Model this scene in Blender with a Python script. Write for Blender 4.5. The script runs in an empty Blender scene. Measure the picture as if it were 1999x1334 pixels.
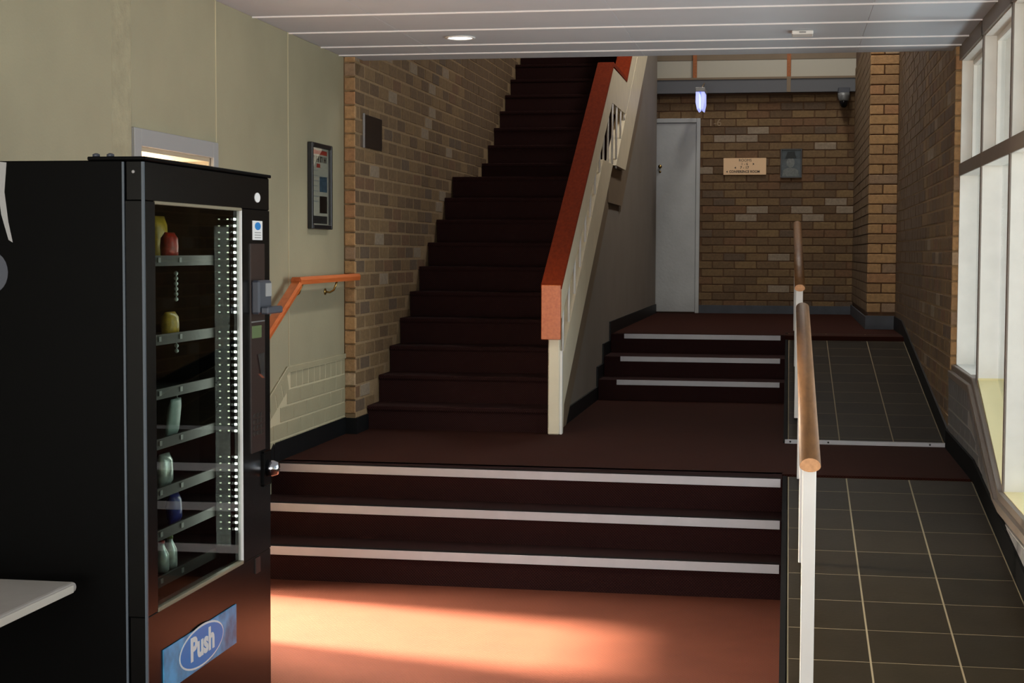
import bpy, bmesh, math, random
from mathutils import Matrix, Vector
random.seed(7)
SC = bpy.context.scene
COL = SC.collection

# ------------------------------------------------------------------ camera
F_PX, YAW, PITCH, ROLL, EYE = 3124.0, 0.1701, 0.0559, 0.004, 1.605
cd = bpy.data.cameras.new('camera'); cam = bpy.data.objects.new('camera', cd); COL.objects.link(cam)
cd.sensor_fit = 'HORIZONTAL'; cd.sensor_width = 36.0; cd.lens = F_PX / 1999 * 36.0
cd.clip_start = 0.05; cd.clip_end = 300
fw0 = Vector((-math.sin(YAW), math.cos(YAW), 0)); rt0 = Vector((math.cos(YAW), math.sin(YAW), 0)); up0 = Vector((0, 0, 1))
fw = fw0 * math.cos(PITCH) - up0 * math.sin(PITCH); up1 = up0 * math.cos(PITCH) + fw0 * math.sin(PITCH)
rt = rt0 * math.cos(ROLL) + up1 * math.sin(ROLL); up = up1 * math.cos(ROLL) - rt0 * math.sin(ROLL)
cam.matrix_world = Matrix(((rt.x, up.x, -fw.x, 0), (rt.y, up.y, -fw.y, 0), (rt.z, up.z, -fw.z, EYE), (0, 0, 0, 1)))
SC.camera = cam

# ------------------------------------------------------------------ world, sun, area lights, exposure
SC.view_settings.view_transform = 'Standard'; SC.view_settings.look = 'None'
SC.view_settings.gamma = 1.0; SC.view_settings.use_curve_mapping = False
SC.view_settings.exposure = 0.0
SC.cycles.use_denoising = True
SC.cycles.max_bounces = 8; SC.cycles.diffuse_bounces = 5; SC.cycles.transparent_max_bounces = 12
SC.cycles.caustics_reflective = False; SC.cycles.caustics_refractive = False
w = bpy.data.worlds.new('sky'); SC.world = w; w.use_nodes = True
bg = w.node_tree.nodes['Background']; bg.inputs[0].default_value = (0.80, 0.90, 1.0, 1); bg.inputs[1].default_value = 0.7
def light(name, kind, loc, energy, color, **k):
    d = bpy.data.lights.new(name, kind); o = bpy.data.objects.new(name, d); COL.objects.link(o)
    o.location = loc; d.energy = energy; d.color = color
    for a, b in k.items():
        if a == 'to': o.rotation_euler = (Vector(b) - Vector(loc)).to_track_quat('-Z', 'Y').to_euler()
        else: setattr(d, a, b)
    return o
# low-angle sun that enters through the open side doorway, and the bright sky outside that doorway
light('sun', 'SUN', (-6, 8, 6), 100.0, (1.0, 0.87, 0.64), angle=math.radians(7.5), to=(-6 + 1.0, 8 - 0.215, 6 - 0.94))
light('daylight_doorway', 'AREA', (-3.75, 7.30, 2.3), 1350, (1.0, 0.86, 0.68), shape='RECTANGLE', size=0.8, size_y=1.6, to=(-0.6, 6.0, 0.0))
# daylight entering by the tall windows of the right-hand wall and by the glazed entrance behind the camera
light('daylight_windows', 'AREA', (2.8, 7.0, 1.9), 62, (0.92, 0.96, 1.0), shape='RECTANGLE', size=5.0, size_y=2.2, spread=math.radians(95), to=(0, 7.0, 1.3))
light('daylight_entrance', 'AREA', (-0.9, -2.7, 1.5), 310, (1.0, 0.96, 0.90), shape='RECTANGLE', size=3.0, size_y=2.3, to=(-0.9, 5, 1.5))
# sunlit paving outside the windows and entrance throws light up on the ceiling
light('daylight_paving', 'AREA', (2.8, 6.0, -0.05), 110, (0.92, 0.97, 1.0), shape='RECTANGLE', size=6.6, size_y=1.4, spread=math.radians(110), to=(-0.8, 6.0, 2.7))
light('daylight_forecourt', 'AREA', (-0.9, -4.2, 0.0), 70, (0.97, 0.98, 1.0), shape='RECTANGLE', size=3.0, size_y=1.6, to=(-0.9, 2.0, 2.7))

# ------------------------------------------------------------------ materials
def s2l(c):
    c = c / 255.0
    return c / 12.92 if c <= 0.04045 else ((c + 0.055) / 1.055) ** 2.4
def rgb(r, g, b): return (s2l(r), s2l(g), s2l(b), 1)
class NT:
    def __init__(s, m): s.t = m.node_tree; s.n = s.t.nodes; s.b = s.n['Principled BSDF']
    def add(s, typ, **k):
        n = s.n.new(typ)
        for a, b in k.items(): setattr(n, a, b)
        return n
    def link(s, a, b): s.t.links.new(a, b)
def mat(name, col, rough=0.6, metal=0.0, var=0.0, vscale=8.0, bump=0.0, bscale=60.0, rnd=None, emit=None, estr=0.0, spec=0.5):
    m = bpy.data.materials.new(name); m.use_nodes = True; T = NT(m)
    T.b.inputs['Base Color'].default_value = col; T.b.inputs['Roughness'].default_value = rough
    T.b.inputs['Metallic'].default_value = metal; T.b.inputs['Specular IOR Level'].default_value = spec
    if emit: T.b.inputs['Emission Color'].default_value = emit; T.b.inputs['Emission Strength'].default_value = estr
    tc = None
    if var or bump:
        tc = T.add('ShaderNodeNewGeometry')
    src = None
    if rnd:                                       # per-piece colours picked by the object's own random number
        oi = T.add('ShaderNodeObjectInfo'); cr = T.add('ShaderNodeValToRGB'); cr.color_ramp.interpolation = 'CONSTANT'
        el = cr.color_ramp.elements
        while len(el) < len(rnd): el.new(0.5)
        for i, (p, c) in enumerate(rnd): el[i].position = p; el[i].color = c
        T.link(oi.outputs['Random'], cr.inputs[0]); src = cr.outputs[0]
    if var:
        no = T.add('ShaderNodeTexNoise'); no.inputs['Scale'].default_value = vscale; no.inputs['Detail'].default_value = 6
        T.link(tc.outputs['Position'], no.inputs['Vector'])
        mr = T.add('ShaderNodeMapRange'); mr.inputs[1].default_value = 0.3; mr.inputs[2].default_value = 0.7
        mr.inputs[3].default_value = 1 - var; mr.inputs[4].default_value = 1 + var
        T.link(no.outputs[0], mr.inputs[0])
        mx = T.add('ShaderNodeMix', data_type='RGBA', blend_type='MULTIPLY'); mx.inputs[0].default_value = 1
        if src: T.link(src, mx.inputs[6])
        else: mx.inputs[6].default_value = col
        T.link(mr.outputs[0], mx.inputs[7]); src = mx.outputs[2]
    if src: T.link(src, T.b.inputs['Base Color'])
    if bump:
        n2 = T.add('ShaderNodeTexNoise'); n2.inputs['Scale'].default_value = bscale; n2.inputs['Detail'].default_value = 4
        T.link(tc.outputs['Position'], n2.inputs['Vector'])
        bp = T.add('ShaderNodeBump'); bp.inputs['Strength'].default_value = bump; bp.inputs['Distance'].default_value = 0.01
        T.link(n2.outputs[0], bp.inputs['Height']); T.link(bp.outputs[0], T.b.inputs['Normal'])
    return m
def glass_mat(name, tint=(1, 1, 1, 1), ior=1.5, rough=0.0):
    m = bpy.data.materials.new(name); m.use_nodes = True; t = m.node_tree; n = t.nodes
    n.remove(n['Principled BSDF']); out = n['Material Output']
    lw = n.new('ShaderNodeLayerWeight'); lw.inputs[0].default_value = 0.5        # Schlick reflectance, same from both sides of the sheet
    pw = n.new('ShaderNodeMath'); pw.operation = 'POWER'; pw.inputs[1].default_value = 5.0; t.links.new(lw.outputs['Facing'], pw.inputs[0])
    fr = n.new('ShaderNodeMath'); fr.operation = 'MULTIPLY_ADD'; f0 = ((ior - 1) / (ior + 1)) ** 2
    fr.inputs[1].default_value = 1 - f0; fr.inputs[2].default_value = f0; t.links.new(pw.outputs[0], fr.inputs[0])
    tr = n.new('ShaderNodeBsdfTransparent'); tr.inputs[0].default_value = tint
    gl = n.new('ShaderNodeBsdfGlossy'); gl.inputs['Roughness'].default_value = rough
    mx = n.new('ShaderNodeMixShader')
    t.links.new(fr.outputs[0], mx.inputs[0]); t.links.new(tr.outputs[0], mx.inputs[1]); t.links.new(gl.outputs[0], mx.inputs[2])
    t.links.new(mx.outputs[0], out.inputs['Surface'])
    return m
def carpet_mat(name, a, b):
    m = bpy.data.materials.new(name); m.use_nodes = True; T = NT(m)
    g = T.add('ShaderNodeNewGeometry')
    sx = T.add('ShaderNodeSeparateXYZ'); T.link(g.outputs['Position'], sx.inputs[0])
    def wave(sock, k):
        mu = T.add('ShaderNodeMath', operation='MULTIPLY'); mu.inputs[1].default_value = k; T.link(sock, mu.inputs[0])
        si = T.add('ShaderNodeMath', operation='SINE'); T.link(mu.outputs[0], si.inputs[0]); return si.outputs[0]
    ad = T.add('ShaderNodeMath', operation='ADD'); T.link(sx.outputs[1], ad.inputs[0]); T.link(sx.outputs[2], ad.inputs[1])
    k = 2 * math.pi / 0.014
    mu = T.add('ShaderNodeMath', operation='MULTIPLY'); T.link(wave(sx.outputs[0], k), mu.inputs[0]); T.link(wave(ad.outputs[0], k), mu.inputs[1])
    mr = T.add('ShaderNodeMapRange'); mr.inputs[1].default_value = -0.5; mr.inputs[2].default_value = 0.5; T.link(mu.outputs[0], mr.inputs[0])
    no = T.add('ShaderNodeTexNoise'); no.inputs['Scale'].default_value = 5; no.inputs['Detail'].default_value = 8; T.link(g.outputs['Position'], no.inputs['Vector'])
    m2 = T.add('ShaderNodeMath', operation='MULTIPLY_ADD'); m2.inputs[1].default_value = 0.5; m2.inputs[2].default_value = -0.2
    T.link(no.outputs[0], m2.inputs[0])
    m3 = T.add('ShaderNodeMath', operation='ADD', use_clamp=True); T.link(mr.outputs[0], m3.inputs[0]); T.link(m2.outputs[0], m3.inputs[1])
    mx = T.add('ShaderNodeMix', data_type='RGBA'); mx.inputs[6].default_value = a; mx.inputs[7].default_value = b
    T.link(m3.outputs[0], mx.inputs[0]); T.link(mx.outputs[2], T.b.inputs['Base Color'])
    bp = T.add('ShaderNodeBump'); bp.inputs['Strength'].default_value = 0.5; bp.inputs['Distance'].default_value = 0.003
    T.link(mr.outputs[0], bp.inputs['Height']); T.link(bp.outputs[0], T.b.inputs['Normal'])
    T.b.inputs['Roughness'].default_value = 0.95; T.b.inputs['Specular IOR Level'].default_value = 0.1
    return m
def wood_mat(name, a, b, rough=0.4, spec=0.5):
    m = bpy.data.materials.new(name); m.use_nodes = True; T = NT(m)
    g = T.add('ShaderNodeTexCoord'); mp = T.add('ShaderNodeMapping'); mp.inputs['Scale'].default_value = (40, 2.5, 40)
    T.link(g.outputs['Object'], mp.inputs[0])
    no = T.add('ShaderNodeTexNoise'); no.inputs['Scale'].default_value = 1.5; no.inputs['Detail'].default_value = 6; T.link(mp.outputs[0], no.inputs['Vector'])
    cr = T.add('ShaderNodeValToRGB'); cr.color_ramp.elements[0].position = .3; cr.color_ramp.elements[1].position = .7
    cr.color_ramp.elements[0].color = a; cr.color_ramp.elements[1].color = b
    T.link(no.outputs[0], cr.inputs[0]); T.link(cr.outputs[0], T.b.inputs['Base Color'])
    T.b.inputs['Roughness'].default_value = rough; T.b.inputs['Specular IOR Level'].default_value = spec
    return m
DB = [(0, rgb(114, 90, 60)), (.22, rgb(106, 83, 56)), (.42, rgb(122, 97, 64)), (.6, rgb(98, 76, 52)), (.74, rgb(110, 81, 55)), (.86, rgb(96, 78, 60)), (.95, rgb(140, 124, 104))]  # brick colours darkened to stand in for dim light on these walls
BR = [(0, rgb(172, 136, 92)), (.22, rgb(164, 130, 90)), (.42, rgb(178, 140, 96)), (.6, rgb(158, 124, 86)), (.74, rgb(168, 126, 88)), (.9, rgb(148, 122, 96)), (.96, rgb(180, 154, 122))]  # lighter copy for the front faces, their brighter light put into the colour
M = dict(
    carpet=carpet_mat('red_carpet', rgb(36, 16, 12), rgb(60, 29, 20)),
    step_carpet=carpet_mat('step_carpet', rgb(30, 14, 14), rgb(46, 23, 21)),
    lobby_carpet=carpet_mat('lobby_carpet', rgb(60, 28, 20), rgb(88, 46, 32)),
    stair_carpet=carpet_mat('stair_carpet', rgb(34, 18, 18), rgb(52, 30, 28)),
    brick=mat('tan_brick_lit', rgb(150, 110, 70), 0.85, var=.16, vscale=45, bump=.35, bscale=160, rnd=BR),
    shaded_brick=mat('brown_brick_shaded', rgb(110, 82, 54), 0.85, var=.16, vscale=45, bump=.35, bscale=160, rnd=DB),
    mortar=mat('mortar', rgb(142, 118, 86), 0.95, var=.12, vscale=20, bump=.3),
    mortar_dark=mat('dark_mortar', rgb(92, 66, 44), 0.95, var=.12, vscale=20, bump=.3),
    wall=mat('olive_cream_paint', rgb(152, 146, 121), 0.55, var=.05, vscale=3, bump=.08, bscale=90),
    wall_rough=mat('rough_patch_paint', rgb(154, 147, 121), 0.6, var=.10, vscale=14, bump=.5, bscale=35),
    joint=mat('painted_joint', rgb(190, 181, 150), 0.6),
    joint_grey=mat('grey_painted_joint', rgb(146, 143, 140), 0.6),
    wall_brick=mat('painted_brick', rgb(156, 149, 121), 0.6, var=.05, vscale=6, bump=.2, bscale=120),
    right_brick=mat('grey_painted_brick', rgb(106, 105, 106), 0.6, var=.06, vscale=6, bump=.2, bscale=120),
    ceil=mat('ceiling_panel', rgb(192, 198, 206), 0.75, var=.02, vscale=4, bump=.05, bscale=200),
    ceil_gap=mat('ceiling_joint', rgb(235, 232, 232), 0.7),
    black=mat('black_skirting', rgb(13, 15, 17), 0.5, var=.2, vscale=10, spec=.2),
    grey_skirt=mat('slate_skirting', rgb(62, 66, 74), 0.6, var=.15, vscale=10),
    cream=mat('cream_gloss', rgb(228, 217, 190), 0.4, var=.05, vscale=6),
    white=mat('white_gloss', rgb(232, 230, 226), 0.35, var=.03, vscale=8),
    winwhite=mat('window_white', rgb(222, 220, 212), 0.35, var=.05, vscale=9),
    winbrown=mat('window_taupe', rgb(114, 103, 94), 0.5, var=.05, vscale=9),
    sillcream=mat('sill_cream', rgb(222, 210, 160), 0.5, var=.03, vscale=5),
    lining=mat('door_lining', rgb(170, 158, 136), 0.5),
    plaster=mat('under_stair_plaster', rgb(128, 120, 110), 0.7, var=.06, vscale=3),
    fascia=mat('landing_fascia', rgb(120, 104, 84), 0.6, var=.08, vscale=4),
    redwood_shaded=wood_mat('red_timber_cap', rgb(118, 38, 12), rgb(138, 50, 17), 0.75, .08),  # handrail timber darkened for the shade on its top face
    redwood=wood_mat('red_timber', rgb(184, 92, 44), rgb(208, 114, 62), 0.35),
    oak=wood_mat('oak_rail', rgb(104, 70, 38), rgb(124, 86, 48), 0.55),
    oakend=wood_mat('oak_end', rgb(200, 140, 88), rgb(226, 164, 108), 0.5),
    post_timber=wood_mat('post_timber', rgb(140, 78, 34), rgb(168, 98, 48), 0.5),
    tile=mat('charcoal_tile', rgb(36, 32, 25), 0.55, var=.10, vscale=7, bump=.05, bscale=60, rnd=[(0, rgb(40, 34, 25)), (.35, rgb(37, 32, 24)), (.7, rgb(43, 37, 27))], spec=.05),
    grout=mat('grout', rgb(132, 120, 94), 0.9),
    alu=mat('aluminium', rgb(178, 177, 182), 0.42, metal=0.0, var=.04, vscale=12),
    insert=mat('black_insert', rgb(9, 9, 9), 0.8, spec=.08),
    door=mat('grey_door', rgb(166, 168, 167), 0.38, var=.07, vscale=5, bump=.12, bscale=35),
    beam=mat('grey_beam', rgb(92, 94, 98), 0.6),
    panelgrey=mat('clerestory_panel', rgb(178, 174, 160), 0.6),
    mblack=mat('machine_black', rgb(5, 5, 5), 0.42, var=.1, vscale=20, spec=.05),
    mgloss=mat('machine_gloss_black', rgb(6, 6, 6), 0.26, spec=.18),
    medge=mat('machine_edge', rgb(70, 80, 90), 0.4),
    mdark=mat('machine_inside', rgb(20, 20, 18), 0.7, spec=.2),
    mbar=mat('window_bar', rgb(130, 122, 100), 0.5),
    mgrey=mat('machine_grey_metal', rgb(120, 122, 122), 0.4, metal=.3),
    mstrip=mat('light_strip_black', rgb(3, 3, 3), 0.9, spec=0.0),
    mrail=mat('shelf_rail_dark', rgb(46, 46, 44), 0.5, spec=.2),
    mgreyd=mat('grey_plastic', rgb(62, 66, 76), 0.45),
    mbrown=mat('payment_brown', rgb(48, 34, 30), 0.3),
    chrome=mat('chrome', rgb(200, 205, 215), 0.12, metal=1.0),
    brass=mat('brass', rgb(170, 140, 80), 0.3, metal=1.0),
    blue=mat('push_blue', rgb(20, 124, 200), 0.4),
    bluepic=mat('push_background', rgb(70, 140, 185), 0.4, var=.55, vscale=16),
    label_white=mat('label_white', rgb(225, 225, 225), 0.5),
    label_grey=mat('label_grey', rgb(150, 150, 150), 0.5),
    red=mat('print_red', rgb(176, 52, 44), 0.5),
    ink=mat('print_ink', rgb(34, 32, 32), 0.6),
    paper=mat('poster_paper', rgb(186, 180, 166), 0.6),
    paper_blue=mat('poster_blue', rgb(60, 84, 104), 0.6, var=.4, vscale=40),
    frame_black=mat('black_frame', rgb(20, 20, 22), 0.35),
    plaque=mat('dark_plaque', rgb(36, 26, 20), 0.35, var=.3, vscale=12),
    sign=mat('room_sign_tan', rgb(236, 196, 150), 0.45),
    photo_bg=mat('photo_grey', rgb(82, 88, 96), 0.5, var=.3, vscale=14),
    photo_mid=mat('photo_midgrey', rgb(128, 128, 128), 0.6, var=.25, vscale=60),
    photo_dark=mat('photo_dark', rgb(48, 50, 54), 0.6),
    table=mat('table_laminate', rgb(176, 170, 166), 0.45, var=.03, vscale=20),
    table_edge=mat('table_edge', rgb(206, 200, 190), 0.5),
    steel=mat('steel_leg', rgb(120, 120, 120), 0.35, metal=.8),
    led=mat('led_white', rgb(255, 255, 255), 0.5, emit=(0.95, 1.0, 0.92, 1), estr=9.0),
    led_reflection=mat('led_reflection_near', rgb(255, 255, 230), 0.5, emit=(0.95, 1.0, 0.75, 1), estr=1.6),
    lamp=mat('lamp_diffuser', rgb(255, 255, 255), 0.5, emit=(1, .98, .92, 1), estr=3.0),
    exitglow=mat('exit_panel', rgb(200, 205, 255), 0.4, emit=(0.42, 0.48, 1.0, 1), estr=0.9),
    display=mat('display_green', rgb(70, 84, 50), 0.4, emit=(.2, .3, .12, 1), estr=.15),
    glass=glass_mat('window_glass', (.93, .95, .94, 1), 1.5),
    mglass=glass_mat('machine_glass', (.80, .84, .80, 1), 1.45, .02),
    camdome=mat('camera_dome', rgb(12, 12, 16), 0.08),
    concrete=mat('outside_asphalt', rgb(84, 82, 80), 0.9, var=.1, vscale=2),
    dark_upper=mat('upper_wall', rgb(120, 104, 88), 0.8, var=.05, vscale=3),
    faint=mat('faint_paint', rgb(148, 126, 98), 0.8),
    pack_red=mat('pack_red', rgb(190, 40, 24), 0.35, var=.4, vscale=60), pack_yel=mat('pack_yellow', rgb(196, 160, 50), 0.35, var=.3, vscale=60),
    pack_blue=mat('pack_blue', rgb(40, 52, 130), 0.3, var=.4, vscale=60), pack_sil=mat('pack_silver', rgb(190, 200, 196), 0.25, metal=.4, var=.3, vscale=50),
    pack_pale=mat('pack_pale', rgb(150, 172, 168), 0.45, var=.1, vscale=40), pack_grn=mat('pack_green', rgb(96, 120, 60), 0.35, var=.4, vscale=60),
)

M['led_reflection_far'] = mat('led_reflection_far', rgb(255, 255, 230), 0.5, emit=(0.9, 1.0, 0.75, 1), estr=0.55)
for k in ('led', 'led_reflection', 'led_reflection_far'): M[k].cycles.emission_sampling = 'NONE'
# ------------------------------------------------------------------ geometry helpers
def newobj(name, me, m=None, parent=None):
    if m is not None and not me.materials: me.materials.append(m)
    o = bpy.data.objects.new(name, me); COL.objects.link(o)
    if parent is not None: o.parent = parent
    return o
def from_bm(name, bm, m, parent=None, smooth=False):
    bmesh.ops.recalc_face_normals(bm, faces=bm.faces[:])
    if smooth:
        for f in bm.faces: f.smooth = True
    me = bpy.data.meshes.new(name); bm.to_mesh(me); bm.free()
    return newobj(name, me, m, parent)
def bm_box(bm, x0, x1, y0, y1, z0, z1, bev=0.0, seg=1):
    r = bmesh.ops.create_cube(bm, size=1.0); vs = r['verts']
    for v in vs: v.co = ((x0 + x1) / 2 + v.co.x * (x1 - x0), (y0 + y1) / 2 + v.co.y * (y1 - y0), (z0 + z1) / 2 + v.co.z * (z1 - z0))
    if bev > 0:
        es = list({e for v in vs for e in v.link_edges}); bmesh.ops.bevel(bm, geom=es, offset=bev, segments=seg, affect='EDGES', profile=.5)
def box(name, x, y, z, m, parent=None, bev=0.0, seg=1):
    bm = bmesh.new(); bm_box(bm, x[0], x[1], y[0], y[1], z[0], z[1], bev, seg)
    return from_bm(name, bm, m, parent)
def prism(name, pts, axis, a, b, m, parent=None, bev=0.0):
    """extrude polygon pts along an axis from a to b. axis x: pts=(y,z); y: (x,z); z: (x,y)"""
    bm = bmesh.new()
    def co(p, t): return (t, p[0], p[1]) if axis == 'x' else ((p[0], t, p[1]) if axis == 'y' else (p[0], p[1], t))
    v0 = [bm.verts.new(co(p, a)) for p in pts]; v1 = [bm.verts.new(co(p, b)) for p in pts]
    bm.faces.new(v0); bm.faces.new(list(reversed(v1))); n = len(pts)
    for i in range(n): bm.faces.new((v0[i], v1[i], v1[(i + 1) % n], v0[(i + 1) % n]))
    if bev > 0: bmesh.ops.bevel(bm, geom=bm.edges[:], offset=bev, segments=1, affect='EDGES')
    return from_bm(name, bm, m, parent)
def bm_sweep(bm, path, prof, upv=Vector((0, 0, 1)), cap=True, plumb=None):
    rings = []; n = len(path)
    P = [Vector(p) for p in path]
    for i, p in enumerate(P):
        if i == 0: t = P[1] - P[0]
        elif i == n - 1: t = P[-1] - P[-2]
        else: t = (P[i] - P[i - 1]).normalized() + (P[i + 1] - P[i]).normalized()
        t.normalize(); s = t.cross(upv); s.normalize(); u = s.cross(t)
        rings.append([bm.verts.new(p + s * a + u * b) for a, b in prof])
    k = len(prof)
    for i in range(n - 1):
        for j in range(k): bm.faces.new((rings[i][j], rings[i][(j + 1) % k], rings[i + 1][(j + 1) % k], rings[i + 1][j]))
    if cap: bm.faces.new(list(reversed(rings[0]))); bm.faces.new(rings[-1])
def circ(r, k=10, ry=None): return [(r * math.cos(2 * math.pi * i / k), (ry or r) * math.sin(2 * math.pi * i / k)) for i in range(k)]
def tube(name, path, r, m, parent=None, k=10, up=Vector((0, 0, 1)), prof=None, smooth=True):
    bm = bmesh.new(); bm_sweep(bm, path, prof or circ(r, k), up); return from_bm(name, bm, m, parent, smooth)
def lathe(name, prof, loc, m, parent=None, k=24, axis='z', smooth=True):
    bm = bmesh.new(); rings = []
    for r, h in prof:
        ring = []
        for i in range(k):
            a = 2 * math.pi * i / k; c, s = r * math.cos(a), r * math.sin(a)
            ring.append(bm.verts.new((loc[0] + c, loc[1] + s, loc[2] + h) if axis == 'z' else ((loc[0] + h, loc[1] + c, loc[2] + s) if axis == 'x' else (loc[0] + c, loc[1] + h, loc[2] + s))))
        rings.append(ring)
    for a, b in zip(rings, rings[1:]):
        for j in range(k): bm.faces.new((a[j], a[(j + 1) % k], b[(j + 1) % k], b[j]))
    bm.faces.new(list(reversed(rings[0]))); bm.faces.new(rings[-1])
    return from_bm(name, bm, m, parent, smooth)
def empty(name, loc=(0, 0, 0)):
    o = bpy.data.objects.new(name, None); COL.objects.link(o); o.location = loc
    return o
def thing(name, label, cat, group=None):
    o = empty(name); return tag(o, label, cat, group)
def tag(o, label, cat, group=None):
    o['label'] = label; o['category'] = cat
    if group: o['group'] = group
    return o
def struct(o, label=None, kind='structure'):
    o['kind'] = kind
    if label: o['label'] = label
    return o
def text(name, s, size, m, parent, origin, ux, uz, extrude=0.0008, align='CENTER', sx=1.0, bold=0.0):
    c = bpy.data.curves.new(name, 'FONT'); c.body = s; c.size = size; c.align_x = align; c.align_y = 'CENTER'; c.extrude = extrude; c.offset = bold
    c.resolution_u = 3
    t = bpy.data.objects.new('tmp', c); COL.objects.link(t); dg = bpy.context.evaluated_depsgraph_get()
    me = bpy.data.meshes.new_from_object(t.evaluated_get(dg)); bpy.data.objects.remove(t)
    ux, uz = Vector(ux), Vector(uz); n = ux.cross(uz); me.name = name
    for v in me.vertices:
        a, b, d = v.co; v.co = Vector(origin) + ux * a * sx + uz * b + n * d
    me.materials.clear()
    return newobj(name, me, m, parent)
def disc(name, cy, cz, ry, rz, x0, x1, m, parent, k=28):
    return prism(name, [(cy + ry * math.cos(2 * math.pi * i / k), cz + rz * math.sin(2 * math.pi * i / k)) for i in range(k)], 'x', x0, x1, m, parent)

# ------------------------------------------------------------------ key planes (metres)
XW = -2.677      # painted left wall
XL = -2.607      # brick wall of the staircase
XS = -1.42       # plaster wall under the stairs
XR = 0.93        # brick wall on the right
YP = 9.50        # front of both brick walls
YB = 17.68       # back wall
ZL, ZU, ZC = 0.483, 0.943, 2.785
SLOPE = 0.119

# ------------------------------------------------------------------ brick laying
_bc = {}
def brick_mesh(L, m, ax):
    key = (round(L, 3), m.name, ax)
    if key not in _bc:
        bm = bmesh.new()
        if ax == 'y': bm_box(bm, -.03, .008, 0, L, 0, .076, .004)
        elif ax == '-y': bm_box(bm, -.008, .03, 0, L, 0, .076, .004)
        else: bm_box(bm, 0, L, -.008, .03, 0, .076, .004)
        bmesh.ops.recalc_face_normals(bm, faces=bm.faces[:])
        me = bpy.data.meshes.new('brick'); bm.to_mesh(me); bm.free(); me.materials.append(m); _bc[key] = me
    return _bc[key]
def lay(u0, u1, z0, z1, zoff, uoff, parity_z, keep=None, L=.24, H=.086, gap=.01):
    """list of (u, length, z) of a stretcher bond clipped to a rectangle"""
    out = []; n = math.floor((z0 - zoff) / H)
    while zoff + n * H < z1 - .02:
        z = zoff + n * H
        if z + .076 > z0 + .03:
            par = round((z - parity_z) / H) % 2
            k = math.floor((u0 - uoff) / L) - 1; u = uoff + k * L + (L / 2 if par else 0)
            while u < u1:
                a, b = max(u, u0), min(u + L - gap, u1)
                if b - a > .02 and (keep is None or keep((a + b) / 2, z + .038, b - a)): out.append((a, b - a, z))
                u += L
        n += 1
    return out
def put_brick(u, L, z, ax, plane, m, parent):
    o = bpy.data.objects.new('brick', brick_mesh(L, m, ax)); COL.objects.link(o); o.parent = parent
    j = random.uniform(-.0012, .0012)
    o.location = (plane + j, u, z + .005) if ax in ('y', '-y') else (u, plane + j, z + .005)
def join_bricks(lst, ax, plane, m, parent, name='brick_courses'):
    bm = bmesh.new()
    for u, L, z in lst:
        j = random.uniform(-.0015, .0015)
        if ax == 'y': bm_box(bm, plane - .03, plane + .008 + j, u, u + L, z + .005, z + .081)
        elif ax == '-y': bm_box(bm, plane - .008 + j, plane + .03, u, u + L, z + .005, z + .081)
    o = from_bm(name, bm, m, parent); o['kind'] = 'stuff'; return o

# ================================================================== SETTING: floors
f0 = struct(box('floor', (-2.9, 1.3), (-3.0, 7.6), (-.12, 0), M['lobby_carpet']))
fl = struct(prism('floor_landing', [(-2.69, 8.2), (-2.69, 13.0), (1.0, 13.0), (1.0, 8.2)], 'z', .30, ZL, M['carpet']))
fu = struct(box('floor_upper', (-1.5, 1.0), (13.02, 18.2), (.6, ZU), M['carpet']))

# ---- lower flight of three carpeted steps
st = thing('entry_steps', 'three wide carpeted steps with pale metal nosings in front of the first landing', 'steps')
nos = [(7.452, 7.438, .161), (7.768, 7.706, .322), (8.066, 7.992, .483)]
for i, (ya, yb, z) in enumerate(nos):
    back = (nos[i + 1][0] + .05, nos[i + 1][1] + .05) if i < 2 else (8.25, 8.25)
    s = prism('step', [(-2.67, ya), (-.012, yb), (-.012, back[1]), (-2.67, back[0])], 'z', 0.0 if i == 0 else z - .20, z, M['step_carpet'], st)
    n = prism('nosing', [(-2.655, ya - .006), (-.02, yb - .006), (-.02, yb + .002), (-2.655, ya + .002)], 'z', z - .038, z + .003, M['alu'], s)
    prism('grip_strip', [(-2.655, ya + .003), (-.02, yb + .003), (-.02, yb + .05), (-2.655, ya + .05)], 'z', z - .002, z + .003, M['insert'], s)

# ---- right-hand flight of three steps up to the back hall
st2 = thing('hall_steps', 'three dark carpeted steps with white edge strips leading to the back door', 'steps')
for i, (y, z, xl) in enumerate([(12.096, .636, -1.268), (12.476, .790, -1.28), (12.96, .943, -1.30)]):
    yb = [12.5, 13.0, 13.1][i]
    s = box('step', (XS + .012, -.012), (y, yb), (ZL + .0 if i == 0 else z - .2, z), M['stair_carpet'], st2)
    box('nosing', (xl, -.047), (y - .006, y + .003), (z - .036, z + .002), M['alu'], s)

# ================================================================== staircase
stair = thing('staircase', 'long dark carpeted staircase rising between brick wall and cream balustrade', 'staircase')
noseY = [9.772 + .2883 * i for i in range(10)] + [13.599 + .2857 * i for i in range(11)]
noseZ = [.632 + .1735 * i for i in range(10)] + [2.367 + .1735 * i for i in range(11)]
for i in range(21):
    y0, z = noseY[i], noseZ[i]; y1 = (noseY[i + 1] if i < 20 else y0 + .9) + .04
    zb = ZL if i == 0 else z - .26
    bm = bmesh.new(); pr = [(y0 + .02, zb), (y1, zb), (y1, z), (y0 + .006, z), (y0, z - .006), (y0 + .001, z - .022), (y0 + .012, z - .035)]
    bm.free()
    prism('step', pr, 'x', XL + .003, -1.452, M['stair_carpet'], stair)

# ---- balustrade
bal = thing('balustrade', 'cream painted stair balustrade with thick red timber handrail and square newel', 'balustrade')
def bt(y): return 1.404 + .584 * (y - 9.672)
def sb(y): return .658 + .607 * (y - 9.84)
def stp(y): return .957 + .615 * (y - 9.77)
XO, XI = -1.36, -1.475
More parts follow.
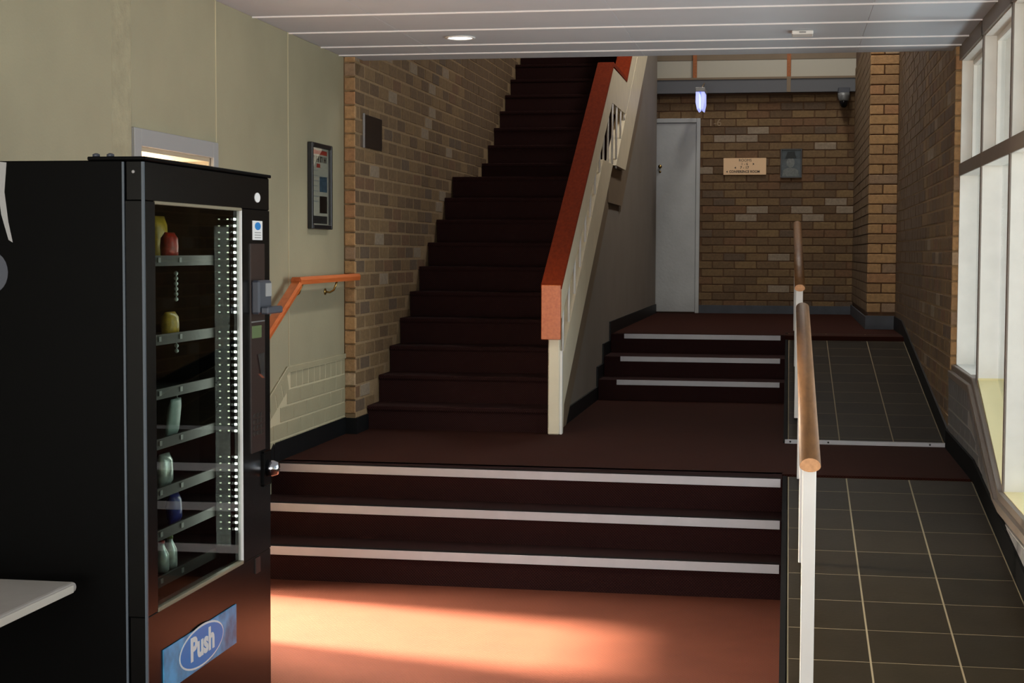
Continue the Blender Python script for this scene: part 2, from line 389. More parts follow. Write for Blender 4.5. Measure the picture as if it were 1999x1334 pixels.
# upper beam, flight one / level / flight two
pl = .225
up1b = prism('side_panel', [(9.71, bt(9.71) - .03), (12.56, bt(12.56) - .03), (12.50, 2.77), (9.71, bt(9.71) - pl)], 'x', XI + .012, XO, M['cream'], bal)
prism('side_panel', [(12.562, 3.045), (13.60, 3.045), (13.55, 2.77), (12.50, 2.77)], 'x', XI + .012, XO, M['cream'], bal)
prism('side_panel', [(13.602, 3.045), (15.6, 3.045 + 2.0 * .62), (15.6, 2.77 + 2.05 * .62), (13.552, 2.77)], 'x', XI + .012, XO, M['cream'], bal)
cap = prism('handrail_cap', [(9.68, bt(9.68)), (12.56, bt(12.56)), (12.56, bt(12.56) - .03), (9.68, bt(9.68) - .03)], 'x', XI - .008, XO + .004, M['redwood_shaded'], bal)
prism('handrail_cap', [(12.56, 3.087), (13.60, 3.075), (13.60, 3.045), (12.56, 3.055)], 'x', XI - .008, XO + .004, M['redwood_shaded'], bal)
prism('handrail_cap', [(13.60, 3.075), (15.6, 3.075 + 2.0 * .62), (15.6, 3.045 + 2.0 * .62), (13.60, 3.045)], 'x', XI - .008, XO + .004, M['redwood_shaded'], bal)
box('newel_cap', (-1.481, -1.362), (9.672, 9.712), (1.070, 1.404), M['redwood'], bal, .003)
box('newel_post', (-1.441, -1.371), (9.70, 9.77), (ZL, 1.19), M['cream'], bal, .006)
box('newel_fillet', (-1.372, -1.356), (9.72, 9.75), (ZL, 1.0), M['white'], bal, .002)
prism('stringer', [(9.77, stp(9.77)), (11.90, 2.295), (12.57, 2.295), (9.84, .658), (9.80, ZL), (9.77, ZL)], 'x', -1.448, XO, M['cream'], bal)
prism('stringer', [(12.80, 2.30), (15.6, 2.30 + 2.8 * .61), (15.6, 2.30 + 2.04 * .59), (13.56, 2.30)], 'x', -1.448, XO, M['cream'], bal)
prism('shadow_board', [(9.80, ZL), (9.86, .66), (12.57, 2.285), (12.66, 1.95), (10.26, ZL)], 'x', -1.446, -1.404, M['fascia'], bal)  # brown board stands in for the stringer's shadow on the wall
prism('shadow_board', [(13.60, 2.29), (15.6, 3.47), (15.6, 3.10), (13.62, 1.95)], 'x', -1.446, -1.404, M['fascia'], bal)
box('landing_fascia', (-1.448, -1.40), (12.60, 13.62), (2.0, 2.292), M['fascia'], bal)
for y in [9.83 + .273 * k for k in range(8)]:
    tube('baluster', [(-1.371, y, stp(y) - .02), (-1.371, y, bt(y) - pl + .02)], .0085, M['white'], bal, 8, Vector((0, 1, 0)))
for y in [11.99, 12.29, 12.59, 12.89]:
    tube('baluster', [(-1.371, y, 2.28), (-1.371, y, 2.80 if y > 12.4 else bt(y) - pl + .02)], .0085, M['white'], bal, 8, Vector((0, 1, 0)))
for y in [13.2 + .277 * k for k in range(6)]:
    zb = 2.30 + (y - 12.8) * .61; zt = 2.79 if y < 13.55 else 2.77 + (y - 13.55) * .62 + .02
    tube('baluster', [(-1.371, y, zb - .02), (-1.371, y, zt)], .0085, M['white'], bal, 8, Vector((0, 1, 0)))

# plaster wall under the stairs
wu = struct(prism('wall_under_stairs', [(9.90, ZL), (13.1, ZL), (13.1, .6), (17.5, .6), (17.5, 5.5), (16.4, 4.0), (13.6, 2.30), (12.6, 2.25), (9.95, .70)], 'x', -1.447, XS, M['plaster']))
bb = struct(box('baseboard_stairs', (XS, XS + .012), (9.93, 12.1), (ZL, ZL + .10), M['black']))
for (y0, y1, z) in [(12.06, 12.50, .636), (12.44, 12.99, .790), (12.93, 17.5, .943)]:
    box('skirting_block', (XS, XS + .012), (y0, y1), (z - .16, z + .10), M['black'], bb)
# stair side brick wall (mortar body) and its bricks
wl = struct(box('wall_stair_brick', (-3.0, XL - .0018), (YP + .008, 18.0), (0, 5.6), M['mortar']))
def stair_z(y):
    z = ZL
    for a, b in zip(noseY, noseZ):
        if y >= a: z = b
    return z
def keepL(u, z, L):
    zs = stair_z(u + L / 2)
    if z < max(zs - .05, .57): return False
    if u > 15.7 or z > 2.95 + (u - 9.5) * .16: return False
    return True
# plaque hides none of the bricks (it is fixed on top of them)
LB = lay(YP + .004, 15.7, .57, 3.9, .007, YP, 1.469 - .0, keepL, gap=.017)
LB.sort(key=lambda b: b[0])
for u, L, z in LB[:300]: put_brick(u, L, z, 'y', XL - .008, M['shaded_brick'], wl)
if len(LB) > 300: join_bricks(LB[300:], 'y', XL - .008, M['shaded_brick'], wl)
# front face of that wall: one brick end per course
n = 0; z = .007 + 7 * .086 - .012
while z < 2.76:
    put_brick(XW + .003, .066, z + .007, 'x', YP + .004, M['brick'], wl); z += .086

# painted left wall: body with doorway, wall panels, wainscot of painted bricks
wlft = struct(box('wall_left', (-2.87, XW - .012), (-3.0, 6.36), (0, ZC + .3), M['wall']))
box('wall_section', (-2.87, XW - .012), (7.21, YP), (0, ZC + .3), M['wall'], wlft)
box('wall_section', (-2.87, XW - .012), (6.36, 7.21), (2.045, ZC + .3), M['wall'], wlft)
for (y0, y1, z0) in [(-3.0, 2.7, 0), (2.703, 3.9, 0), (3.903, 5.09, 0), (5.093, 6.09, 0), (6.092, 6.285, 0), (6.288, 7.275, 2.115), (7.279, 8.387, 0), (8.391, YP - .002, .97)]:
    if y0 < 7 or y0 > 8: box('wall_panel', (XW - .012, XW), (y0, y1), (z0, ZC), M['wall_rough'] if 6.05 < y0 < 6.2 else M['wall'], wlft, .0015)
    else: prism('wall_panel', [(y0, .5), (8.35, .97), (y1, .97), (y1, ZC), (y0, ZC)], 'x', XW - .012, XW, M['wall'], wlft)
for y in (2.70, 3.90, 5.09, 7.277, 8.389): box('joint_strip', (XW - .002, XW + .0025), (y - .004, y + .004), (2.12 if y < 7.28 and y > 6 else .98 if y > 8 else 0, ZC), M['joint'], wlft)
# moulded ledge following the steps, painted bricks under it
def ledge(y): return .978 if y > 8.34 else .978 - (8.34 - y) * .44
prism('wainscot_mortar', [(7.29, 0), (YP, 0), (YP, .95), (8.345, .95), (7.29, ledge(7.29) - .03)], 'x', XW - .011, XW + .003, M['joint'], wlft)
prism('wainscot_ledge', [(7.29, ledge(7.29)), (8.34, .978), (YP, .978), (YP, .948), (8.35, .948), (7.29, ledge(7.29) - .034)], 'x', XW - .01, XW + .012, M['wall_brick'], wlft, .003)
y = 8.40
while y < YP - .03:
    o = box('brick', (XW - .01, XW + .005), (y + .004, min(y + .109, YP - .002)), (.856, .944), M['wall_brick'], wlft, .004); y += .113
for k in range(9):
    yb = 8.34 - .105 * k; yc = yb - .097
    prism('brick', [(yc, ledge(yc) - .038), (yb, ledge(yb) - .038), (yb + .04, ledge(yb) - .125), (yc + .04, ledge(yc) - .125)], 'x', XW - .01, XW + .005, M['wall_brick'], wlft, .003)
def clipped(u0, u1, rows, top, bot, x0, x1, m, parent):
    for z, off in rows:
        u = u0 + off - .24
        while u < u1:
            a, b = max(u, u0) + .002, min(u + .236, u1 - .002)
            if b - a > .03:
                ta, tb = min(z + .081, top(a)), min(z + .081, top(b)); ba, bb_ = max(z + .003, bot(a)), max(z + .003, bot(b))
                if ta - ba > .012 and tb - bb_ > .012: prism('brick', [(a, ba), (b, bb_), (b, tb), (a, ta)], 'x', x0, x1, m, parent, .002)
            u += .24
clipped(7.32, YP, [(.769, .06), (.683, .18), (.597, .06), (.511, .18), (.425, .06)], lambda y: ledge(y) - .129, lambda y: .02 if y > 8.1 else .12 + (y - 7.3) * .6, XW - .01, XW + .006, M['wall_brick'], wlft)
bl = struct(prism('baseboard_left', [(8.10, ZL), (YP - .004, ZL), (YP - .004, .586), (8.13, .586), (8.10, .57)], 'x', XW, XW + .012, M['black']))
prism('skirting_block', [(7.30, .0), (8.098, .484), (8.098, .585), (7.30, .12)], 'x', XW, XW + .010, M['black'], bl)
box('skirting_block', (XW + .012, XL + .012), (YP - .012, YP - .004), (ZL, .582), M['black'], bl)
box('skirting_block', (XL, XL + .012), (YP - .004, 9.768), (ZL, .582), M['black'], bl)

# side doorway
dr = struct(empty('door_2'), 'open side doorway with grey architrave behind the vending machine')
for nm, y, z in [('architrave', (6.285, 6.358), (0, 2.115)), ('architrave', (7.209, 7.274), (0, 2.115)), ('architrave', (6.358, 7.209), (2.040, 2.115))]:
    box(nm, (XW - .005, XW + .014), y, z, M['label_grey'], dr, .003)
box('door_lining', (-2.88, XW - .005), (6.358, 6.375), (0, 2.04), M['lining'], dr)
box('door_lining', (-2.88, XW - .005), (7.192, 7.209), (0, 2.04), M['lining'], dr)
box('door_lining', (-2.88, XW - .005), (6.375, 7.192), (2.022, 2.04), M['lining'], dr)
struct(box('wall_porch', (-6.0, -2.88), (7.75, 7.9), (-.1, 2.9), M['lining']))

# ================================================================== back hall: back wall, door, clerestory
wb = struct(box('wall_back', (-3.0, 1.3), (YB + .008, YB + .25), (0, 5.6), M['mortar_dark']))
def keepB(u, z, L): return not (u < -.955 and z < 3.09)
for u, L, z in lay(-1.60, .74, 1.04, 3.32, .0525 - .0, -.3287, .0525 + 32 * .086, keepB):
    put_brick(u, L, z, 'x', YB + .008, M['shaded_brick'], wb)
text('faded_lettering', '1-6', .11, M['faint'], wb, (-.80, YB - .002, 3.02), (1, 0, 0), (0, 0, 1), .001)
struct(box('baseboard_back', (-.955, .735), (YB - .012, YB), (ZU, 1.032), M['grey_skirt']))
d1 = struct(empty('door_1'), 'grey painted door in the back hall')
box('door_leaf', (-1.62, -.998), (YB - .03, YB + .01), (ZU + .012, 3.02), M['door'], d1, .003)
box('door_frame', (-.998, -.955), (YB - .045, YB + .01), (ZU, 3.07), M['door'], d1, .003)
box('door_frame', (-1.62, -.998), (YB - .045, YB + .01), (3.022, 3.07), M['door'], d1, .003)
hd = lathe('door_knob', [(.004, -.05), (.02, -.045), (.022, -.03), (.010, -.02), (.012, 0)], (-1.39, YB - .03, 2.545), M['brass'], d1, 12, 'y')
lathe('lock', [(.012, -.008), (.014, 0)], (-1.392, YB - .03, 2.49), M['brass'], d1, 12, 'y')
struct(box('beam_back', (-1.45, .73), (YB - .10, YB), (3.335, 3.478), M['beam']))
cl = struct(empty('trim_1'), 'clerestory of pale panels between timber posts above the grey beam')
xs = [-1.46, -1.042, -1.0, -.034, .009, .72]
for a, b in [(-1.46, -1.043), (-.999, -.035), (.010, .715)]: box('panel', (a, b), (YB - .03, YB + .004), (3.50, 3.695), M['panelgrey'], cl)
for a in (-1.042, -.034): box('timber_post', (a, a + .042), (YB - .06, YB + .004), (3.48, 4.2), M['post_timber'], cl)
box('timber_post', (-.034, .008), (YB - .115, YB - .10), (3.335, 3.478), M['fascia'], cl)
box('sill_strip', (-1.46, .73), (YB - .11, YB + .004), (3.478, 3.500), M['fascia'], cl)
box('head_board', (-1.46, .73), (YB - .035, YB + .004), (3.695, 4.2), M['fascia'], cl)

# right brick walls
wr = struct(box('wall_right_brick', (XR + .003, 1.3), (YP + .008, 14.30), (0, 5.6), M['mortar']))
RB = lay(YP + .004, 14.30, .58, 3.5, .0715, YP, .0715, lambda u, z, L: z > .55 + max(0, min(1, (u - 9.5) / 3.8)) * .46, gap=.02)
RB.sort(key=lambda b: b[0])
for b in RB[:300]: put_brick(*b, '-y', XR + .008, M['shaded_brick'], wr)
join_bricks(RB[300:], '-y', XR + .008, M['shaded_brick'], wr)
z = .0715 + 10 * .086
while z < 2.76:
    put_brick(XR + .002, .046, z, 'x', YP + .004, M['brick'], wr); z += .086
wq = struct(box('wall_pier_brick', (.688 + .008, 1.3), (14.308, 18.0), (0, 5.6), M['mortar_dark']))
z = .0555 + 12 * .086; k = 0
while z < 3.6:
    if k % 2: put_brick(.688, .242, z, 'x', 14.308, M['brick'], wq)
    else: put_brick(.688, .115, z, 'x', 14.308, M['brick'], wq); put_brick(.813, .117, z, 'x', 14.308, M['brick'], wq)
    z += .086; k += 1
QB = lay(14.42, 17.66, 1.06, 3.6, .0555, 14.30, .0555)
join_bricks(QB, '-y', .696, M['shaded_brick'], wq)
bq = struct(box('baseboard_pier', (.676, .93), (14.286, 14.30), (ZU, 1.062), M['grey_skirt']))
box('skirting_block', (.676, .688), (14.30, YB - .012), (ZU, 1.05), M['grey_skirt'], bq)
box('skirting_block', (XR - .012, XR), (13.35, 14.286), (ZU, 1.06), M['black'], bq)
prism('skirting_block', [(9.50, .49), (13.35, .945), (13.35, 1.06), (9.50, .595)], 'x', XR - .012, XR, M['black'], bq)

# ================================================================== ramps
def ramp(name, label, y0, z0, y1, z1, xe, rows, cols, base):
    r = thing(name, label, 'ramp')
    def zz(y): return z0 + (z1 - z0) * (y - y0) / (y1 - y0)
    prism('ramp_body', [(y0, base), (y0, z0), (y1, z1), (y1, base)], 'x', .016, xe, M['grout'], r)
    prism('edge_strip', [(y0, base), (y0, z0 + .004), (y1, z1 + .004), (y1, base)], 'x', -.010, .012, M['insert'], r)
    for a, b in zip(rows, rows[1:]):
        for c, d in zip(cols, cols[1:]):
            g, h = .0034, .0022
            bm = bmesh.new(); q = [(c + g, a + h), (d - g, a + h), (d - g, b - h), (c + g, b - h)]
            lo = [bm.verts.new((x, y, zz(y) - .006)) for x, y in q]; hi = [bm.verts.new((x, y, zz(y) + .0003)) for x, y in q]
            bm.faces.new(lo); bm.faces.new(hi)
            for i in range(4): bm.faces.new((lo[i], lo[(i + 1) % 4], hi[(i + 1) % 4], hi[i]))
            from_bm('tile', bm, M['tile'], r)
    return r
rows = [8.09, 7.836] + [7.836 - .318 * k for k in range(1, 12)]; rows = rows[::-1]
r1 = ramp('tiled_ramp', 'near dark tiled ramp rising beside the entry steps under the windows', 4.03, 0.0, 8.09, .485, .909, [4.08] + [r for r in rows if r > 4.2], [.018, .303, .606, .908], -.02)
rows2 = [9.60, 9.698, 10.018, 10.359, 10.70, 11.03, 11.36, 11.69, 12.02, 12.35, 12.68, 13.0, 13.33]
r2 = ramp('tiled_ramp', 'far dark tiled ramp rising beside the right brick wall to the back hall', 9.56, .487, 13.33, .945, XR - .012, rows2, [.018, .318, .630, .916], ZL)
ts = box('threshold_strip', (-.002, XR - .012), (9.53, 9.562), (ZL - .003, ZL + .022), M['alu'], r2, .002)
for x in (.03, .25, .83): lathe('screw', [(.006, 0), (.005, .002)], (x, 9.528, ZL + .012), M['ink'], ts, 8, 'y')

# ramp handrails
railprof = [(.033 * math.cos(a), (.026 if math.sin(a) > 0 else .019) * math.sin(a)) for a in [2 * math.pi * i / 18 for i in range(18)]]
def rail(label, y0, z0, y1, posts, zramp, slope, x=.078):
    h = thing('ramp_handrail', label, 'handrail', 'timber handrails along the ramps')
    def zr(y): return z0 + slope * (y - y0)
    bm = bmesh.new(); bm_sweep(bm, [(x, y0, z0), (x, y1, zr(y1))], railprof)
    o = from_bm('rail', bm, M['oak'], h, True)
    e = prism('rail_end', [(x + a * .97, z0 + b * .97) for a, b in railprof], 'y', y0 - .003, y0 + .002, M['oakend'], h)
    for k, (y, w) in enumerate(posts):
        box('post', (x - w - .002, x + w - .002), (y - w, y + w), (zramp(y + w) + .001, zr(y) - .012), M['white'], h, .002)
    return h
zr1 = lambda y: .485 * (y - 4.03) / 4.06
zr2 = lambda y: .487 + .458 * (min(y, 13.33) - 9.56) / 3.77
rail('near oak handrail on white posts beside the entry steps', 5.02, .945, 8.25, [(5.06, .021), (6.70, .016), (8.05, .016)], lambda y: min(zr1(y), .485), .119)
rail('far oak handrail on white posts beside the upper ramp', 10.15, 1.385, 13.9, [(10.2, .022), (11.9, .02), (13.8, .02)], zr2, .125)

# ================================================================== right window wall
YW0 = -1.0
def sill(y): return .97 if y > 8.47 else (.545 if y < 7.36 else .545 + (y - 7.36) * (.425 / 1.11))
XP = .925
wrt = struct(prism('wall_right', [(YW0, -.1), (YP, -.1), (YP, .90), (8.40, .90), (7.36, .455), (YW0, .455)], 'x', XP + .002, 1.28, M['joint_grey']))
def skz(y): return .483 if y > 8.09 else max(0, .485 * (y - 4.03) / 4.06)
# painted bricks of the parapet
def ptop(y): return .90 if y > 8.40 else (.455 if y < 7.36 else .455 + (y - 7.36) * .428)
clipped(5.6, YP, [(.029 + .086 * r, .12 * (r % 2)) for r in range(10)], lambda y: ptop(y) - .104, lambda y: skz(y) + .05, XP, XP + .012, M['right_brick'], wrt)
y = 5.6
while y < YP - .05:
    a, b = y + .0025, min(y + .1105, YP - .002)
    prism('brick', [(a, ptop(a) - .10), (b, ptop(b) - .10), (b, ptop(b) - .006), (a, ptop(a) - .006)], 'x', XP - .001, XP + .012, M['right_brick'], wrt, .002); y += .113
# moulded sill in two steps
for (x0, x1, dz0, dz1) in [(.918, 1.0, -.072, -.036), (.938, 1.0, -.036, -.002)]:
    pts = [(YW0, .545 + dz1), (7.36, .545 + dz1), (8.47, .97 + dz1), (YP - .002, .97 + dz1), (YP - .002, .97 + dz0), (8.46, .97 + dz0), (7.35, .545 + dz0), (YW0, .545 + dz0)]
    prism('sill_moulding', pts, 'x', x0, x1, M['winbrown'], wrt, .004)
prism('skirting_board', [(9.50, .483), (9.50, .588), (8.15, .588), (4.03, .105), (YW0, .10), (YW0, 0), (4.03, 0), (8.09, .483)], 'x', .912, XP + .005, M['insert'], wrt)
# window frames: window_1 nearest the brick wall, then toward the camera
mull = [9.478, 8.42, 7.35, 6.28, 5.21, 4.14, 3.07, 2.0]
XM0, XM1 = .962, 1.062
for i in range(len(mull) - 1):
    ya, yb = mull[i], mull[i + 1]
    wn = struct(empty('window_%d' % (i + 1)), 'tall white framed window with a dark transom')
    if i == 0: box('mullion', (XM0 + .002, XM1 + .10), (ya - .012, ya + .018), (.90, 2.72), M['winwhite'], wn)
    mu = box('mullion', (XM0 + .002, XM1 + .10), (yb - .004, yb + .036), (sill(yb) - .06, 2.72), M['winwhite'], wn, .002)
    box('mullion_face', (XM0 - .004, XM0 + .002), (yb - .006, yb + .038), (sill(yb) - .03, 2.72), M['winbrown'], mu)
    ts = box('transom', (XM0 + .002, XM1 + .02), (yb + .036, ya - .012), (2.05, 2.112), M['winwhite'], wn)
    box('transom_face', (XM0 - .006, XM0 + .002), (yb - .006, ya - .008), (2.047, 2.116), M['winbrown'], ts)
    hdn = box('head', (XM0 + .002, XM1 + .10), (yb + .036, ya - .012), (2.70, ZC), M['winwhite'], wn)
    box('head_face', (XM0 - .012, XM0 + .002), (yb - .006, ya + .018), (2.705, ZC), M['winbrown'], hdn)
    pts = [(yb + .036, sill(yb + .036) - .05), (yb + .036, sill(yb + .036) + .002)]
    if i == 1: pts += [(8.44, .972), (ya - .006, .972), (ya - .006, .90)]
    else: pts += [(ya - .006, sill(ya - .006) + .002), (ya - .006, sill(ya - .006) - .05)]
    prism('inner_sill', pts, 'x', XM0, XM1 + .10, M['sillcream'] if i else M['winwhite'], wn)
    # sashes: thin frames, panes
    for (z0, z1, xg) in [(None, 2.05, XM1), (2.112, 2.70, XM1 - .02)]:
        zz0 = z0 if z0 else 0
        if z0 is None:
            pp = [(yb + .036, sill(yb + .036)), (ya - .012, sill(ya - .012)), (ya - .012, z1), (yb + .036, z1)]
        else: pp = [(yb + .036, z0), (ya - .012, z0), (ya - .012, z1), (yb + .036, z1)]
        prism('pane', pp, 'x', xg, xg + .005, M['glass'], wn)
        if z0:
            for q in ((yb + .036, yb + .066), (ya - .042, ya - .012)): box('sash_stile', (xg - .02, xg + .02), q, (z0, z1), M['winwhite'], wn, .002)
            box('sash_rail', (xg - .02, xg + .02), (yb + .066, ya - .042), (z1 - .03, z1), M['winwhite'], wn, .002)

# solid wall and glazed entrance behind the camera
struct(box('wall_right_end', (.96, 1.28), (-3.0, 2.0), (-.1, ZC + .3), M['wall']))
we = struct(box('wall_entrance', (-2.9, -2.45), (-3.0, -2.8), (0, ZC), M['wall']))
box('wall_section', (.65, 1.3), (-3.0, -2.8), (0, ZC), M['wall'], we); box('wall_section', (-2.45, .65), (-3.0, -2.8), (2.6, ZC + .3), M['wall'], we)
for x in (-2.45, -1.42, -.40, .60): box('door_stile', (x, x + .05), (-2.95, -2.87), (0, 2.6), M['mgreyd'], we)

# ================================================================== ceiling, upper enclosure
ce = struct(box('ceiling', (-2.9, 1.3), (-3.0, 9.70), (ZC + .002, ZC + .30), M['ceil_gap']))
ylines = [9.70, 9.395, 9.015, 8.41, 7.81, 7.21, 6.61, 6.01]
for i, (b, a) in enumerate(zip(ylines, ylines[1:])):
    xl = [XW, -2.065, -.862, .385, .955] if i else [XW, -2.065, -.862, .385, .96]
    for c, d in zip(xl, xl[1:]): box('ceiling_panel', (c + .001, d - .001), (a + .006, b - .006), (ZC, ZC + .012), M['ceil'], ce, .001)
for y in ylines[1:]: box('joint_strip', (XW, .955), (y - .006, y + .006), (ZC - .007, ZC + .004), M['ceil_gap'], ce)
box('ceiling_panel', (XW, .955), (-3.0, 6.0), (ZC, ZC + .012), M['ceil'], ce)
struct(box('roof', (-3.2, 1.5), (9.70, 18.2), (5.6, 5.8), M['dark_upper']))
struct(box('wall_upper_storey', (-3.2, 1.5), (-3.2, 9.69), (ZC + .31, 6.8), M['dark_upper']))
struct(box('ground', (-30, 30), (-30, 40), (-.35, -.14), M['concrete']))

# ================================================================== ceiling fixtures
dl = thing('ceiling_downlight', 'round recessed downlight glowing white in the ceiling', 'light')
lathe('trim_ring', [(.072, .0), (.084, -.004), (.084, -.008), (.072, -.010), (.066, -.004), (.066, .0)], (-1.79, 8.70, ZC), M['white'], dl, 32)
lathe('diffuser', [(.066, -.001), (.066, -.006), (.03, -.007)], (-1.79, 8.70, ZC), M['lamp'], dl, 32)
lo = light('downlight_lamp', 'SPOT', (-1.79, 8.70, ZC - .015), 55, (1.0, .93, .82), spot_size=math.radians(110), spot_blend=.8, shadow_soft_size=.06, to=(-1.79, 8.70, 0)); lo.parent = dl
sm = thing('ceiling_sensor', 'small white rectangular sensor box on the ceiling near the windows', 'sensor')
box('housing', (.006, .118), (8.68, 8.80), (ZC - .022, ZC - .001), M['white'], sm, .004); box('lens', (.045, .08), (8.676, 8.681), (ZC - .016, ZC - .008), M['label_grey'], sm)

for lab, yc, pw in (('added unseen light high above the far ramp', 13.3, 62), ('added unseen light high above the back hall door', 16.2, 34)):  # out-of-view fittings added to brighten the back hall
    hl = thing('added_hall_light', lab, 'light', 'added hall lights')
    box('added_fitting_base', (-.2, .2), (yc - .6, yc + .6), (5.56, 5.60), M['white'], hl, .004); box('diffuser', (-.17, .17), (yc - .57, yc + .57), (5.50, 5.56), M['lamp'], hl, .01)  # base and diffuser of the added fitting
    lo = light('added_hall_lamp', 'AREA', (0, yc, 5.48), pw, (1.0, .95, .88), shape='RECTANGLE', size=.34, size_y=1.1, to=(0, yc, 0)); lo.parent = hl
# exit light and camera
ex = thing('exit_light', 'small double sided exit light glowing bluish white under the grey beam', 'exit light')
box('housing', (-.965, -.865), (16.75, 17.15), (3.27, 3.315), M['label_grey'], ex, .006)
tube('hanger', [(-.915, 16.95, 3.31), (-.915, 17.58, 3.44)], .008, M['fascia'], ex, 8, Vector((1, 0, 0)))
for s in (-1, 1):
    prism('light_panel', [(-.915 + s * .012, 3.275), (-.915 + s * .045, 3.275), (-.915 + s * .046, 3.16), (-.915 + s * .03, 3.085), (-.915 + s * .006, 3.10)], 'y', 16.76, 17.14, M['exitglow'], ex, .004)
sc = thing('dome_camera', 'silver dome security camera with black lens bubble fixed to the grey beam', 'camera')
box('bracket', (.505, .625), (17.42, 17.58), (3.30, 3.36), M['mgreyd'], sc, .004)
lathe('housing', [(.062, 0), (.064, -.03), (.056, -.075), (.050, -.085)], (.565, 17.45, 3.305), M['mgrey'], sc, 24)
lathe('lens_dome', [(.046, -.08), (.045, -.10), (.038, -.13), (.024, -.15), (.006, -.158)], (.565, 17.45, 3.305), M['camdome'], sc, 24)

# room sign, portrait
sg = thing('room_sign', 'tan directory sign reading rooms 1 to 17 on back brick wall', 'sign')
box('plate', (-.703, -.242), (YB - .018, YB - .002), (2.454, 2.636), M['sign'], sg, .002)
yy = YB - .0195
for s, x, z, sz, bd in [('ROOMS', -.468, 2.610, .040, 0), ('1 - 6', -.475, 2.571, .040, 0), ('7 - 17', -.475, 2.531, .040, .0006), ('CONFERENCE ROOM', -.475, 2.488, .037, .0008)]:
    text('lettering', s, sz, M['ink'], sg, (x, yy, z), (1, 0, 0), (0, 0, 1), .0006, sx=1.0 if len(s) < 10 else .92, bold=bd)
for x, z, s in [(-.378, 2.571, 1), (-.575, 2.531, -1), (-.665, 2.488, -1)]:
    prism('arrow', [(x - s * .008, z + .012), (x + s * .009, z), (x - s * .008, z - .012)], 'y', yy - .0006, yy, M['ink'], sg)
ph = thing('framed_portrait', 'black framed grey portrait photograph hanging beside the room sign', 'picture')
px0, px1, pz0, pz1 = -.090, .139, 2.419, 2.732
box('photo', (px0 + .01, px1 - .01), (YB - .022, YB - .002), (pz0 + .01, pz1 - .01), M['photo_bg'], ph)
for x, z in [((px0, px0 + .013), (pz0, pz1)), ((px1 - .013, px1), (pz0, pz1)), ((px0 + .013, px1 - .013), (pz0, pz0 + .013)), ((px0 + .013, px1 - .013), (pz1 - .013, pz1))]:
    box('frame', x, (YB - .032, YB - .002), z, M['frame_black'], ph, .002)
def ell(cx, cz, rx, rz, k=20): return [(cx + rx * math.cos(2 * math.pi * i / k), cz + rz * math.sin(2 * math.pi * i / k)) for i in range(k)]
prism('picture_shoulders', [(-.07, 2.435), (.11, 2.435), (.10, 2.50), (.055, 2.525), (-.02, 2.525), (-.06, 2.50)], 'y', YB - .0235, YB - .022, M['photo_mid'], ph)
prism('picture_face', ell(.018, 2.585, .043, .058), 'y', YB - .0250, YB - .0235, M['photo_mid'], ph)
prism('picture_hat', [(-.04, 2.625), (.08, 2.632), (.07, 2.66), (.06, 2.705), (-.015, 2.70), (-.03, 2.655)], 'y', YB - .0262, YB - .0250, M['photo_dark'], ph)
box('glazing', (px0 + .013, px1 - .013), (YB - .0295, YB - .028), (pz0 + .013, pz1 - .013), M['glass'], ph)

# plaque on stair wall
pq = thing('wall_plaque', 'dark square metal plaque on the brick wall beside the stairs', 'plaque')
box('plate', (XL + .002, XL + .012), (9.682, 10.115), (2.252, 2.456), M['plaque'], pq, .002)
box('rim', (XL + .002, XL + .014), (9.674, 9.682), (2.248, 2.460), M['label_grey'], pq)

# poster
po = thing('framed_poster', 'black framed notice with red heading on the cream left wall', 'picture')
y0, y1, z0, z1 = 8.74, 9.15, 1.732, 2.222; X0, X1 = XW + .001, XW + .030
for y, z in [((y0, y0 + .025), (z0, z1)), ((y1 - .025, y1), (z0, z1)), ((y0 + .025, y1 - .025), (z0, z0 + .025)), ((y0 + .025, y1 - .025), (z1 - .025, z1))]:
    box('frame', (X0, X1), y, z, M['frame_black'], po, .003)
box('glazing', (X0 + .016, X0 + .018), (y0 + .025, y1 - .025), (z0 + .025, z1 - .025), M['glass'], po)
pp = box('sheet', (X0, X0 + .010), (y0 + .02, y1 - .02), (z0 + .02, z1 - .02), M['paper'], po)
def pr(nm, a, b, c, d, m): box(nm, (X0 + .010, X0 + .0115), (y0 + .41 * a, y0 + .41 * b), (z0 + .49 * c, z0 + .49 * d), m, pp)
pr('red_heading', .12, .86, .875, .925, M['red'])
pr('red_mark', .36, .52, .72, .765, M['red'])
pr('picture', .5, .86, .44, .62, M['paper_blue']); pr('picture', .5, .86, .19, .39, M['plaque']); pr('dark_footer', .12, .86, .065, .155, M['ink'])
for k in range(7): pr('text_line', .14, .40 + .03 * (k % 3), .68 - .06 * k, .69 - .06 * k, M['label_grey'])
for k in range(4):
    a = .16 + .18 * k
    pr('heading_letter', a, a + .045, .785, .855, M['ink']); pr('heading_letter', a + .09, a + .125, .785, .855, M['ink']); pr('heading_letter', a + .045, a + .09, .84 - .03 * (k % 2), .855 - .03 * (k % 2), M['ink'])

